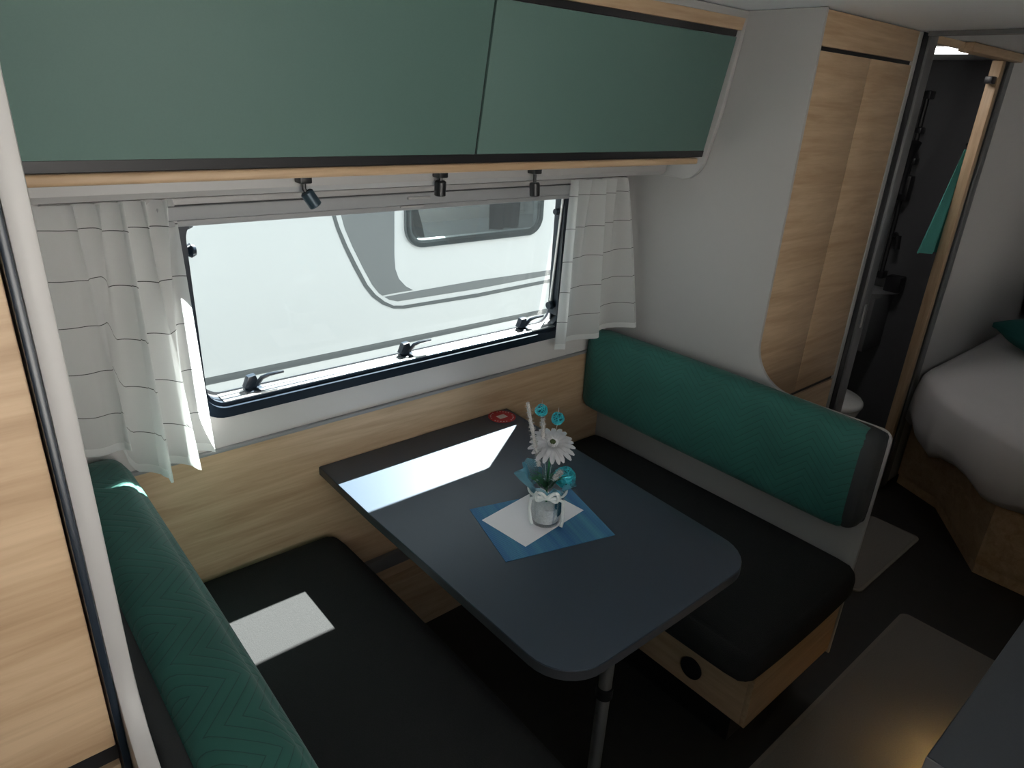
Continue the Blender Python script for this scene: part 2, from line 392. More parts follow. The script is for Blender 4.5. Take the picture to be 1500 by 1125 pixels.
# acrylic pane, hinged at the top and standing slightly open
def pane_pt(u, v):
    t = (WZ1 + .02 - v) / (WZ1 - WZ0); return (u, .062 + .035 * t, v)
PO = rrect(WX0 + .016, WX1 + .01, WZ0 - .006, WZ1 + .02, .06)
bm = bmesh.new(); addprism(bm, [pane_pt(*p) for p in PO], (0, .004, 0)); pane = finish(bm, 'acrylic_pane', m_pane, win, True)
PI2 = rrect(WX0 + .024, WX1 + .002, WZ0 + .002, WZ1 + .012, .053)
ring('pane_rim', m_navy, PO, PI2, lambda u, v: (pane_pt(u, v)[0], pane_pt(u, v)[1] - .0025, v), (0, .0024, 0), pane)
def latch(px, py, ang):
    p = onY(px, py, .03); x, z = p.x, WZ0 + .020
    h = thing('latch', (x, .03, z)); h.parent = win; h.matrix_parent_inverse = WM[win.name].inverted()
    WM[h.name] = Matrix.Translation((x, .03, z))
    box('base', m_navy, x - .024, x + .024, .014, .05, z - .012, z, h, .004)
    bm = bmesh.new(); addprism(bm, [(x - .024, .03, z + .006), (x - .012, .03, z + .034), (x + .008, .03, z + .036), (x + .016, .03, z + .012), (x + .006, .03, z - .002), (x - .012, .03, z - .002)], (0, .022, 0), .004); finish(bm, 'grip_block', m_navy, h, True)
    bm = bmesh.new(); addtube(bm, [(x + .008, .034, z + .008), (x + .022, .028, z + .027), (x + .040, .024, z + .033), (x + .078, .022, z + .034)], [.007, .006, .005, .0035], 8); finish(bm, 'lever', m_navy, h, True)
for a in ((372, 565), (597, 517), (768, 480)): latch(*a, 0)
for zz, s in ((1.352, 1), (1.413, .8)):
    bm = bmesh.new(); addtube(bm, [(WX0 + .0, .03, zz), (WX0 + .022, .03, zz)], .007 * s, 10); addtube(bm, [(WX0 + .018, .03, zz), (WX0 + .026, .03, zz), (WX0 + .036, .03, zz)], [.012 * s, .017 * s, .012 * s], 12)
    addbox(bm, WX0 - .002, WX0 + .006, .018, .044, zz - .022 * s, zz + .016 * s, .002); finish(bm, 'stay_knob', m_navy, win, True)
# right-hand window stay
box('stay_channel', m_navy, WX1 - .044, WX1 - .0125, .004, .053, WZ0 + .05, WZ1 - .005, win, .004)
bm = bmesh.new(); addtube(bm, [(WX1 - .049, .012, WZ1 - .03), (WX1 - .051, .034, WZ0 + .10)], .0045, 8); finish(bm, 'stay_rod', m_alu, win, True)
for zz, rr in ((WZ1 - .075, .012), (WZ0 + .085, .016)):
    bm = bmesh.new(); addtube(bm, [(WX1 - .066, .028, zz), (WX1 - .054, .028, zz), (WX1 - .040, .028, zz)], [rr * .8, rr, rr * .7], 12); finish(bm, 'stay_knob', m_navy, win, True)
box('side_seal', m_navy, WX1 - .024, WX1 - .0006, .0542, .0598, WZ0 + .02, WZ1 - .001, win)
# blind cassette
bl = box('blind_cassette', m_blind, WX0 - .05, WX1 + .03, -.040, -.0125, 1.432, 1.462, win, .004)
box('blind_bar', m_blind, WX0 - .045, WX1 + .02, -.034, -.014, 1.418, 1.4315, win, .003)
box('top_strip', m_white, WX0 - .25, 1.885, -.03, -.0005, 1.463, 1.478, win, .003)
gx = onY(613, 283, -.04).x
box('blind_grip', m_white, gx - .036, gx + .036, -.046, -.0405, 1.447, 1.454, win, .002)
box('blind_grip', m_white, gx - .055, gx + .018, -.040, -.0345, 1.425, 1.431, win, .002)

# ================================================================== OVERHEAD CABINET
cab = thing('overhead_cabinet', (1.0, -.17, 1.50), 'long overhead locker with two green doors and oak rails above the window', 'cabinet')
DX0, DX1 = .10, 1.862
def slab_yz(name, m, x0, x1, prof, parent, bev=.002):
    return prism(name, m, [(x0, y, z) for y, z in prof], (x1 - x0, 0, 0), parent, bev)
slab_yz('body', m_white, .083, 1.884, [(-.001, 1.503), (-.19, 1.503), (-.20, 1.515), (-.20, 1.549), (-.315, 1.549), (-.315, 1.59), (-.365, 1.898), (-.365, 1.925), (-.40, 1.942), (-.40, 1.960), (-.001, 1.960)], cab)
def door(x0, x1):
    slab_yz('door', m_green, x0, x1, [(-.335, 1.588), (-.3165, 1.588), (-.3685, 1.896), (-.388, 1.894)], cab, .0015)
door(.083, .9905); door(.9965, DX1)
slab_yz('door_gap_shade', m_black, .9907, .9963, [(-.330, 1.590), (-.3165, 1.590), (-.3685, 1.895), (-.380, 1.894)], cab, 0)  # black strip behind the door joint stands in for its shade
slab_yz('grip_recess', m_black, .083, 1.868, [(-.3155, 1.5685), (-.328, 1.5685), (-.331, 1.587), (-.3155, 1.5895)], cab, 0)
box('lower_rail', m_wood, .083, 1.835, -.340, -.201, 1.5495, 1.568, cab, .006, 3)
slab_yz('top_gap', m_black, .083, DX1, [(-.366, 1.898), (-.384, 1.896), (-.387, 1.911), (-.366, 1.911)], cab, 0)
slab_yz('top_rail', m_wood, .083, 1.872, [(-.366, 1.9115), (-.395, 1.9115), (-.402, 1.941), (-.366, 1.941)], cab, .003)
# white end cheek with rounded lower corner
ck = [(-.15, 1.50)] + [(onX(px, py, 1.884).y, onX(px, py, 1.884).z) for px, py in ((990, 259), (1003, 262), (1014, 261), (1024, 254), (1033, 243), (1045, 210), (1060, 165), (1088, 60), (1098, 18))] + [(-.15, 1.955)]
prism('end_cheek', m_white, [(1.868, y, z) for y, z in ck], (.018, 0, 0), cab, .004)
box('touch_switch', m_black, 1.60, 1.64, -.30, -.27, 1.5445, 1.549, cab, .002)

def spot(px, py, label, axis, neck):
    p = onY(px, py, -.205); x = p.x
    t = thing('spotlight', (x, -.215, 1.53), label, 'lamp', 'spotlights under the overhead locker')
    box('mount', m_black, x - .013, x + .013, -.232, -.2005, 1.524, 1.5485, t, .003)
    a = Vector((x, -.218, 1.524)); d = Vector(axis).normalized()
    b = a + Vector((0, 0, -neck)) 
    tube('neck', m_black, [a + Vector((0, 0, .004)), b, b + d * .012], .0045, t, 8)
    c = b + d * .006
    tube('lamp_head', m_steelblue if neck < .02 and axis[0] > .2 else m_black, [c, c + d * .003, c + d * .034, c + d * .036], [.011, .0140, .0140, .0122], t, 20)
spot(441, 265, 'small dark spotlight tilted aside under the locker beside left curtain', (.38, -.10, -.62), .012)
spot(641, 262, 'middle black spotlight hanging straight down below the locker', (.0, .05, -1), .001)
spot(779, 252, 'small black spotlight on a thin neck, next to right curtain', (.02, -.08, -1), .016)

# ================================================================== CURTAINS
def curtain(name, top, bot, ztop, zbot, label, nu=140, nv=34, hem=None):
    bm = bmesh.new(); uvl = bm.loops.layers.uv.new('UVMap'); g = []
    for j in range(nv + 1):
        v = j / nv; row = []
        for i in range(nu + 1):
            u = i / nu; a = Vector(top(u)); b = Vector(bot(u)); s = v ** .85
            p = a.lerp(b, s); z = ztop + ((zbot + (hem(u) if hem else 0)) - ztop) * v
            row.append(bm.verts.new((p.x, p.y, z)))
        g.append(row)
    for j in range(nv):
        for i in range(nu):
            f = bm.faces.new((g[j][i], g[j][i + 1], g[j + 1][i + 1], g[j + 1][i]))
            for lp, (ii, jj) in zip(f.loops, ((i, j), (i + 1, j), (i + 1, j + 1), (i, j + 1))):
                lp[uvl].uv = (ii / nu, 1 - jj / nv)
    o = finish(bm, name, m_sheer, None, True, 180)
    return tag(o, label, 'curtain', 'sheer window curtains')
def fold(u, x0, x1, y, k, ax, ay, flat=0.0, ph=0):
    w = 0 if u < flat else min(1, (u - flat) / .08)
    uu = (u - flat) / (1 - flat) if u > flat else 0
    return (x0 + (x1 - x0) * u + w * ax * math.sin(2 * math.pi * k * uu + ph), y + w * ay * math.cos(2 * math.pi * k * uu * 1.0 + ph + .6) + .006 * math.sin(9 * u), 0)
curtain('curtain', lambda u: fold(u, .085, .424, -.050, 5, .012, .016, .38), lambda u: fold(u, .085, .420, -.062, 3, .022, .042, .42, .8), 1.478, .868, 'white sheer curtain with thin dark lines hanging beside the white board',
        hem=lambda u: .008 * math.sin(14 * u) + (-.012 if .55 < u < .68 else 0) + .085 * max(0, min(1, (.575 - u) / .05)))
curtain('curtain', lambda u: fold(u, 1.582, 1.868, -.060, 5, .012, .014, .0), lambda u: (lambda p: (p[0], p[1] - .12 * u ** 2, 0))(fold(u, 1.572, 1.872, -.055, 2.5, .014, .022, 0, 1.2)), 1.478, .905, 'white sheer curtain with thin dark lines hanging in the corner above the dark backrest',
        hem=lambda u: .012 * (1 - u) + .076 * u * u * (3 - 2 * u))

# ================================================================== BENCHES AND CUSHIONS
def bench(name, x0, x1, face, label, hole):
    t = thing(name, ((x0 + x1) / 2, -.53, 0), label, 'bench')
    box('plinth', m_black, x0 + (.07 if face < 0 else 0), x1 - (.07 if face > 0 else 0), -.98, -.05, 0, .165, t)
    fx = x0 if face < 0 else x1
    box('side_board', m_woody, fx - .008 * (1 if face < 0 else -1) * 0, fx + .016 * (1 if face < 0 else -1), -1.034, -.05, .165, .384, t, .001)
    box('front_board', m_wood, x0, x1, -1.05, -1.034, .165, .384, t, .001)
    box('seat_board', m_wood, x0 + .017, x1 - .017, -1.033, -.05, .368, .384, t)
    if hole:
        p = onX(1013, 978, x0)
        bm = bmesh.new(); addtube(bm, [(x0 - .003, p.y, p.z), (x0 + .002, p.y, p.z)], .030, 28); v = finish(bm, 'air_vent', m_black, t, True)
        bm = bmesh.new(); ci = [(.030 * math.cos(a * math.pi / 14), .030 * math.sin(a * math.pi / 14)) for a in range(28)]
        addring(bm, [(c[0] * 1.12, c[1] * 1.12) for c in ci], ci, lambda u, w: (x0 - .006, p.y + u, p.z + w), (.006, 0, 0)); finish(bm, 'vent_ring', m_black, v, True)
    return t
bench('dinette_bench', .083, .68, 1, 'oak bench base under the seat cushion beside white left board', False)
bench('dinette_bench', 1.41, 1.885, -1, 'oak bench base with round black air vent under the seat cushion', True)
tag(cushion('seat_cushion', m_seat, .085, .752, -1.075, -.014, .385, .503, .04, .012, cuts=14), 'black fabric seat cushion with a bright patch of sun on it', 'cushion')
tag(cushion('seat_cushion', m_seat, 1.300, 1.884, -1.075, -.014, .385, .503, .04, .012, cuts=14), 'black fabric seat cushion below the straight dark green backrest', 'cushion')
def backrest(name, x0, x1, y0, y1, z0, z1, face, label, mq):
    t = thing(name, ((x0 + x1) / 2, (y0 + y1) / 2, z0), label, 'cushion')
    s = face
    xb = x0 if s > 0 else x1
    # green front and top, charcoal back and end
    cushion('padded_front', mq, x0 + (.025 if s > 0 else 0), x1 - (.025 if s < 0 else 0), y0 + .018, y1, z0, z1, .042, .012, t, 14)
    cushion('end_cap', m_dgrey, x0 + .012, x1 - .012, y0, y0 + .07, z0 + .006, z1 - .006, .034, .004, t, 8)
    cushion('back_panel', m_dgrey, x0 if s > 0 else x1 - .045, x0 + .045 if s > 0 else x1, y0 + .004, y1 - .004, z0 + .004, z1 - .012, .02, .002, t, 8)
    return t
backrest('backrest_cushion', .083, .245, -1.09, -.015, .523, .925, 1, 'green quilted backrest cushion beside the tall oak cupboard', m_quiltL)
backrest('backrest_cushion', 1.765, 1.885, -1.056, -.015, .635, .944, -1, 'dark green quilted backrest cushion along the white board by the wardrobe', m_quiltR)

# ================================================================== TABLE
tb = thing('dinette_table', (1.04, -.5, 0), 'anthracite table top with rounded corners on one aluminium leg', 'table')
def corner(cx, cy, r, a0, a1, n=8):
    return [(cx + r * math.cos(math.radians(a0 + (a1 - a0) * k / n)), cy + r * math.sin(math.radians(a0 + (a1 - a0) * k / n))) for k in range(n + 1)]
TO = [(.716, -.014)] + [(.712, -.30), (.716, -.60)] + corner(.822, -.900, .103, 180, 270) + [(1.05, -1.006)] + corner(1.262, -.902, .103, 270, 360) + [(1.392, -.40), (1.405, -.014)]
prism('table_top', m_table, [(x, y, .697) for x, y in TO], (0, 0, .027), tb, .002)
bm = bmesh.new(); k = len(TO); ctr = Vector((1.05, -.5))
off = [(ctr + (Vector(p) - ctr) * (1.0015)) for p in TO]
addring(bm, [tuple(p) for p in off], TO, XY(.6985), (0, 0, .0225)); finish(bm, 'edge_band', m_tedge, tb, True)
LX, LY = onY(880, 1050, -.85).x, -.85
lg = lathe('leg', m_alu, [(0, .002), (.0165, .002), (.0165, .69), (0, .69)], (LX, LY, 0), tb, 28)
cz = onY(885, 1012, -.85).z
lathe('leg_collar', m_black, [(.0170, -.017), (.0215, -.015), (.0215, .015), (.0170, .017)], (LX, LY, cz), lg, 24)
lathe('leg_socket', m_black, [(0, .0), (.05, 0), (.05, .007), (0, .007)], (LX, LY, .690), lg, 24)
lathe('leg_foot', m_black, [(0, 0), (.03, 0), (.027, .02), (0.017, .022)], (LX, LY, 0), lg, 24)
box('wall_bracket', m_alud, .76, 1.36, -.030, -.0105, .655, .6965, tb, .003)
p = onZ(733, 609, .7246)
st = lathe('sticker', m_red, [(0, 0), (.046, 0), (.046, .0006), (0, .0006)], (p.x, p.y - .008, .7242), tb, 40)
bm = bmesh.new(); addbox(bm, p.x - .016, p.x + .016, p.y - .020, p.y + .004, .72485, .7252); finish(bm, 'sticker_print', m_stickw, st)
for k in range(24):
    a = 2 * math.pi * k / 24
    if k % 6 == 0: continue
    bm = bmesh.new(); c = Vector((p.x + .038 * math.cos(a), p.y - .008 + .038 * math.sin(a)))
    addbox(bm, c.x - .0022, c.x + .0022, c.y - .002, c.y + .002, .72485, .7251); finish(bm, 'ring_mark', m_stickw, st)

def sheet4(name, m, c, z, th, label, cat):
    bm = bmesh.new(); uvl = bm.loops.layers.uv.new('UVMap')
    a = [bm.verts.new((x, y, z)) for x, y in c]; b = [bm.verts.new((x, y, z + th)) for x, y in c]
    f = bm.faces.new(b)
    for lp, uv in zip(f.loops, ((0, 0), (1, 0), (1, 1), (0, 1))): lp[uvl].uv = uv
    bm.faces.new(a[::-1])
    for i in range(4): bm.faces.new((a[i], a[(i + 1) % 4], b[(i + 1) % 4], b[i]))
    return tag(finish(bm, name, m), label, cat)
ZT = .7242
sheet4('placemat', m_mat, [(.927, -.436), (.864, -.657), (1.150, -.737), (1.214, -.515)], ZT, .0016, 'blue and green striped woven placemat on the dark table', 'placemat')
sheet4('paper_card', m_paper, [(.922, -.494), (.938, -.642), (1.164, -.615), (1.148, -.467)], ZT + .0018, .0008, 'blank white paper card lying on the blue placemat', 'paper')

# ------------------------------------------------------------------ flower arrangement
VX, VY, VZ = 1.052, -.588, ZT + .0027
fa = thing('flower_arrangement', (VX, VY, VZ), 'small glass vase with white gerbera, turquoise wire balls and white yarn bow', 'vase')
VH = .103
gl = lathe('glass_vase', m_glass, [(0, 0), (.036, 0), (.0385, .004), (.0465, VH), (.0450, VH + .001), (.0445, VH - .001), (.0365, .007), (0, .006)], (VX, VY, VZ), fa, 40)
lathe('filling', m_gravel, [(0, .0075), (.0340, .0078), (.0380, .05), (.026, .056), (0, .054)], (VX, VY, VZ), fa, 28)
bm = bmesh.new(); bmesh.ops.create_uvsphere(bm, u_segments=16, v_segments=10, radius=1)
for v in bm.verts: v.co = Vector((VX + .010 + v.co.x * .013, VY - .034 + v.co.y * .006, VZ + .056 + v.co.z * .032))
finish(bm, 'dark_oval', m_oval, fa, True)  # dark teal oval just inside the front of the glass
# yarn: ring round the rim, bow and two hanging ends
cdir = (Vector((CAM.x, CAM.y, 0)) - Vector((VX, VY, 0))).normalized(); side = Vector((-cdir.y, cdir.x, 0))
if side.dot(r0) < 0: side = -side
C0 = Vector((VX, VY, VZ))
def vp(a, s, z): return C0 + cdir * a + side * s + Vector((0, 0, z))
yr = bmesh.new(); pts = [(VX + .0475 * math.cos(t), VY + .0475 * math.sin(t), VZ + VH - .012) for t in [2 * math.pi * k / 32 for k in range(33)]]
addtube(yr, pts, .0032, 8, False)
for s in (-1, 1):
    lp = [vp(.050, 0, VH - .008)] + [vp(.052 + .004 * math.sin(t), s * (.004 + .024 * math.sin(t / 2)), VH - .003 + .014 * math.sin(t)) for t in [math.pi * 2 * k / 12 for k in range(1, 12)]] + [vp(.051, 0, VH - .008)]
    addtube(yr, lp, .0048, 8)
    addtube(yr, [vp(.052, 0, VH - .008), vp(.049, s * .022, VH - .007), vp(.036, s * .040, VH - .022), vp(.028, s * .042, VH - .055), vp(.026, s * .040 + .003, .016), vp(.034, s * .036 + .004, .006)], .0042, 8)
finish(yr, 'yarn_bow', m_yarn, fa, True)
# gerbera
gc = onY(809, 651, VY + .002); nrm = ((CAM - gc).normalized() * .62 + Vector((.12, .0, .75))).normalized()
e1 = nrm.orthogonal().normalized(); e2 = nrm.cross(e1)
gb = thing('gerbera', tuple(gc)); gb.parent = fa; gb.matrix_parent_inverse = WM[fa.name].inverted(); WM[gb.name] = Matrix.Translation(gc)
gb['label'] = 'white gerbera bloom'
tube('stem', m_grass, [C0 + Vector((0, 0, .02)), C0 + Vector((.0, .004, .13)), gc - nrm * .022, gc - nrm * .006], .0028, gb, 8)
def petal(a, L, w, lift, r_in):
    bm = bmesh.new(); d = e1 * math.cos(a) + e2 * math.sin(a); q = nrm.cross(d); rows = []
    for i, (t, ww) in enumerate(((0, .35), (.3, .75), (.6, 1.0), (.85, .85), (1.0, .35))):
        c = gc + d * (r_in + (L - r_in) * t) + nrm * (lift * math.sin(t * 2.2) - .010 * t * t)
        rows.append([bm.verts.new(c + q * (s * w * ww) + nrm * (.0016 * abs(s))) for s in (-1, 0, 1)])
    for A, B in zip(rows, rows[1:]):
        for k in (0, 1): bm.faces.new((A[k], A[k + 1], B[k + 1], B[k]))
    bmesh.ops.solidify(bm, geom=list(bm.faces), thickness=.0006)
    return finish(bm, 'petal', m_petal, gb, True, 80)
for k in range(20): petal(2 * math.pi * k / 20 + random.uniform(-.06, .06), random.uniform(.055, .062), .0070, .004, .011)
for k in range(16): petal(2 * math.pi * (k + .5) / 16 + random.uniform(-.08, .08), random.uniform(.038, .047), .0058, .012, .009)
bm = bmesh.new()
for k in range(60):
    a = 2.4 * k; r = .0125 * math.sqrt(k / 60); d = e1 * math.cos(a) + e2 * math.sin(a)
    addtube(bm, [gc + d * r + nrm * .003, gc + d * r * 1.15 + nrm * (.010 + .003 * (r / .0125))], .0012, 5)
finish(bm, 'stamens', m_petal, gb)
bm = bmesh.new(); t = bmesh.new(); bmesh.ops.create_uvsphere(t, u_segments=14, v_segments=8, radius=.0075)
for v in t.verts: v.co = gc + e1 * v.co.x + e2 * v.co.y + nrm * (v.co.z * .5 + .011)
merge(bm, t); finish(bm, 'eye', m_dkc, gb, True)
# grass tuft
bm = bmesh.new()
for k in range(90):
    a = random.uniform(0, 6.28); L = random.uniform(.035, .070); sp = random.uniform(.15, .85)
    b0 = C0 + Vector((random.uniform(-.014, .014), random.uniform(-.014, .014), VH - .006)) - side * .004
    d = Vector((math.cos(a) * sp, math.sin(a) * sp, 1)).normalized(); q = d.orthogonal().normalized() * .0017
    m1 = b0 + d * L * .6; tip = b0 + d * L + Vector((math.cos(a), math.sin(a), -.5)) * L * .18
    v = [bm.verts.new(x) for x in (b0 - q, b0 + q, m1 + q, m1 - q, tip)]
    bm.faces.new(v[:4]); bm.faces.new((v[3], v[2], v[4]))
tag(finish(bm, 'grass_tuft', m_grass, fa), kind='stuff')
# blue tulle round the rim
bm = bmesh.new(); rows = []
for j in range(5):
    row = []
    for i in range(49):
        a = 2 * math.pi * i / 48; amp = j / 4
        rr = .040 + .018 * amp + .010 * amp * math.sin(7 * a + .5 * j) + .006 * amp * math.sin(13 * a)
        lf = 1 + .9 * max(0, (Vector((math.cos(a), math.sin(a), 0))).dot(-side)) * amp
        row.append(bm.verts.new(C0 + Vector((rr * lf ** .35 * math.cos(a), rr * lf ** .35 * math.sin(a), VH - .014 + .030 * amp * lf + .008 * amp * math.sin(9 * a + 1)))))
    rows.append(row)
for A, B in zip(rows, rows[1:]):
    for i in range(48): bm.faces.new((A[i], A[i + 1], B[i + 1], B[i]))
finish(bm, 'tulle', m_tulle, fa, True, 180)
def wire_ball(c, r, n, stick):
    bm = bmesh.new()
    for k in range(n):
        ax = Vector((random.gauss(0, 1), random.gauss(0, 1), random.gauss(0, 1))).normalized(); u = ax.orthogonal().normalized(); w = ax.cross(u); o = ax * random.uniform(-.45, .45) * r; rr = math.sqrt(r * r - o.length_squared)
        addtube(bm, [Vector(c) + o + (u * math.cos(t) + w * math.sin(t)) * rr * (1 + .06 * math.sin(3 * t + k)) for t in [2 * math.pi * i / 18 for i in range(19)]], r * .075, 5, False)
    b = finish(bm, 'wire_ball', m_teal, fa, True)
    t = bmesh.new(); bmesh.ops.create_icosphere(t, subdivisions=2, radius=r * .78)
    for v in t.verts: v.co += Vector(c)
    finish(t, 'ball_core', m_tealcore, b, True)
    if stick:
        tube('wire', m_silver, [C0 + Vector((0, 0, VH - .02)), Vector(c) - Vector((0, 0, r)), Vector(c) + Vector((.001, 0, r * 1.9))], .0008, b, 5)
b1 = onY(793, 601, VY + .03); b2 = onY(817, 613, VY + .02); b3 = onY(827, 699, VY - .012)
wire_ball(b1, .0145, 16, True); wire_ball(b2, .0150, 16, True); wire_ball(b3, .0255, 24, False)
def stick(p0, p1, r):
    bm = bmesh.new(); p0 = Vector(p0); p1 = Vector(p1); n = 26
    addtube(bm, [p0.lerp(p1, i / n) + Vector((random.uniform(-1, 1), random.uniform(-1, 1), 0)) * r * .12 for i in range(n + 1)], [r * random.uniform(.75, 1.15) for i in range(n + 1)], 8)
    for k in range(220):
        c = p0.lerp(p1, random.random()); d = Vector((random.gauss(0, 1), random.gauss(0, 1), random.gauss(0, .5))).normalized()
        addtube(bm, [c + d * r * .8, c + d * r * 2.1], .0005, 3)
    finish(bm, 'glitter_stick', m_silver, fa)
stick(onY(789, 682, VY + .01), onY(773, 590, VY + .02), .0044)
stick(onY(797, 668, VY + .02), onY(795, 612, VY + .025), .0040)
stick(onY(812, 702, VY - .03), onY(822, 690, VY - .03), .0042)

# ================================================================== TALL OAK CUPBOARD (left edge)
cu = thing('tall_cupboard', (-.25, -.45, 0), 'tall light oak cupboard with black edge strip next to the white board', 'cupboard')
box('carcass', m_woodz, -.55, .049, -.855, -.02, .02, CEIL - .004, cu)
box('upper_door', m_wood, -.55, .0475, -.875, -.8555, .962, CEIL - .006, cu, .0015)
box('lower_door', m_wood, -.55, .0475, -.875, -.8555, .05, .930, cu, .0015)
box('grip_strip', m_black, -.55, .049, -.866, -.8555, .9305, .9615, cu)
box('edge_strip', m_navy, .0500, .0585, -.884, -.02, .02, CEIL - .004, cu, .002)

# ================================================================== WARDROBE
YW = -.615
wd = thing('wardrobe', (2.2, -.3, 0), 'light oak wardrobe with two tall doors behind the white board', 'wardrobe')
box('carcass', m_woodz, 1.904, 2.528, YW + .02, -.002, 0.0, CEIL - .003, wd)
box('top_flap', m_wood, 1.904, 2.503, YW, YW + .0195, 1.874, CEIL - .004, wd, .0015)
box('grip_gap', m_black, 1.904, 2.503, YW + .008, YW + .0195, 1.863, 1.8735, wd)
box('door', m_wood, 1.904, 2.2135, YW, YW + .0195, .806, 1.8625, wd, .0015)
box('door', m_wood, 2.2165, 2.503, YW, YW + .0195, .806, 1.8625, wd, .0015)
box('grip_gap', m_black, 1.904, 2.503, YW + .008, YW + .0195, .790, .8055, wd)
box('drawer_front', m_wood, 1.904, 2.503, YW, YW + .0195, .10, .7895, wd, .0015)
box('side_edge', m_white, 2.5035, 2.528, YW - .003, YW + .0195, 0, CEIL - .004, wd, .003)

# ================================================================== SHOWER ROOM
BX0, BX1 = 2.60, 3.80
dr = thing('door_1', (3.0, YW, 0), kind='structure')
box('seal_post', m_black, 2.530, 2.572, YW - .004, YW + .03, 0, CEIL - .003, dr, .003)
box('aluminium_post', m_alud, 2.5725, 2.632, YW - .012, YW + .03, 0, CEIL - .003, dr, .006)
lk = box('lock_plate', m_alu, 2.590, 2.604, YW - .015, YW - .0122, .98, 1.07, dr, .001)
box('header', m_wood, 2.90, 3.46, YW - .03, YW + .02, 1.930, CEIL - .003, dr, .003)
box('header_inner', m_wood, 2.6325, 2.8995, YW + .0, YW + .02, 1.938, CEIL - .003, dr)
box('jamb', m_woodz, 3.322, 3.360, YW - .004, YW + .035, 0, 1.9295, dr, .003)
box('jamb_gap', m_black, 3.3605, 3.392, YW + .0, YW + .03, 0, 1.9295, dr)
box('jamb_profile', m_alud, 3.3925, 3.446, YW - .008, YW + .03, 0, 1.9295, dr, .004)
box('door_catch', m_black, 3.276, 3.3215, YW + .002, YW + .03, 1.845, 1.872, dr, .003)
tag(box('wall_shower_end', m_bath, BX1, BX1 + .02, YW + .036, -.002, 0, CEIL - .002), kind='structure')
tag(box('wall_shower_back', m_bath, BX0 + .034, BX1 - .001, -.022, -.002, 0, CEIL - .002), kind='structure')
tag(box('wall_shower_side', m_bath, 2.5725, 2.592, YW + .031, -.023, 0, CEIL - .002), kind='structure')
tag(box('wall_bedroom', m_wall, 3.447, 5.198, YW, YW + .035, 0, CEIL - .002), kind='structure')
tag(box('trim_2', m_alud, 2.535, 2.560, -2.19, YW - .013, CEIL - .014, CEIL - .001), kind='structure')
l1, l2 = onZ(1361, 77, 1.94), onZ(1420, 80, 1.94)
cl = thing('ceiling_light', (3.0, -.45, 1.95), 'bright white LED panel on the shower room ceiling', 'lamp')
box('housing', m_white, 2.88, 3.10, -.585, -.40, 1.945, CEIL - .001, cl, .004)
box('diffuser', m_led, 2.89, 3.09, -.575, -.41, 1.936, 1.9445, cl, .003)
# shower set on the end wall
sh = thing('shower_set', (BX1 - .03, -.21, .95), 'black hand shower on a slide rail in the dark shower room', 'shower')
xs = BX1 - .045; yr_ = onX(1325, 270, xs).y
tube('slide_rail', m_black, [(xs, yr_, .93), (xs, yr_, 1.83)], .011, sh, 12)
for zz in (.95, 1.81): box('rail_bracket', m_black, xs - .014, BX1 - .0005, yr_ - .016, yr_ + .016, zz - .018, zz + .018, sh, .004)
for px, py, w, h in ((1333, 190, .03, .03), (1335, 236, .05, .035), (1322, 275, .055, .12)):
    p = onX(px, py, xs - .02)
    box('slider', m_black, xs - .045, xs + .012, yr_ - w / 2 - .012, yr_ + w / 2 - .012, p.z - h / 2, p.z + h / 2, sh, .008)
tube('hand_shower', m_black, [(xs - .05, yr_ - .01, 1.36), (xs - .055, yr_ - .012, 1.52), (xs - .075, yr_ - .02, 1.60)], [.013, .015, .035], sh, 12)
p = onX(1308, 345, xs)
tube('tap_lever', m_black, [(BX1 - .001, yr_ - .005, p.z), (xs, yr_ - .01, p.z), (xs - .02, yr_ - .045, p.z), (xs - .02, yr_ - .05, p.z - .06)], .014, sh, 10)
# shelf with dark caddy, toilet, towel
z_s = .86
ws = thing('wash_shelf', (BX1 - .15, -.2, z_s), 'pale grey corner shelf over a dark cabinet in the shower room', 'shelf')
prism('shelf_top', m_greyp, [(BX1 - .001, -.315, z_s), (BX1 - .001, -.024, z_s), (BX1 - .28, -.024, z_s), (BX1 - .26, -.16, z_s)], (0, 0, .02), ws, .003)
box('shelf_cabinet', m_bath, BX1 - .22, BX1 - .001, -.29, -.026, .58, z_s - .0005, ws, .004)
cq = onX(1292, 402, BX1 - .05)
tag(box('soap_box', m_black, BX1 - .09, BX1 - .012, cq.y - .11, cq.y - .035, z_s + .0205, z_s + .10, None, .008), 'black soap dispenser box standing on the shower room shelf', 'dispenser')
wc = thing('toilet', (3.45, -.22, 0), 'white toilet bowl half hidden behind the grey door post', 'toilet')
def ell(cx, cy, rx, ry, z0, prof, name, m):
    bm = bmesh.new(); rings = []
    for s, z in prof: rings.append([bm.verts.new((cx + rx * s * math.cos(t), cy + ry * s * math.sin(t), z0 + z)) for t in [2 * math.pi * k / 28 for k in range(28)]])
    for A, B in zip(rings, rings[1:]):
        for k in range(28): bm.faces.new((A[k], A[(k + 1) % 28], B[(k + 1) % 28], B[k]))
    bm.faces.new(rings[0][::-1]); bm.faces.new(rings[-1]); return finish(bm, name, m, wc, True, 50)
wp = onY(1236, 590, -.25)
ell(wp.x - .32, -.25, .17, .20, 0, [(.62, 0), (.60, .1), (.75, .22), (.95, .34), (1, .37)], 'bowl', m_cer)
ell(wp.x - .32, -.25, .175, .205, .371, [(.97, 0), (1, .006), (1, .022), (.96, .032), (.6, .038)], 'lid', m_cer)
tp = onY(1376, 355, -.585); tt = onY(1424, 235, -.585)
bm = bmesh.new(); rows = []
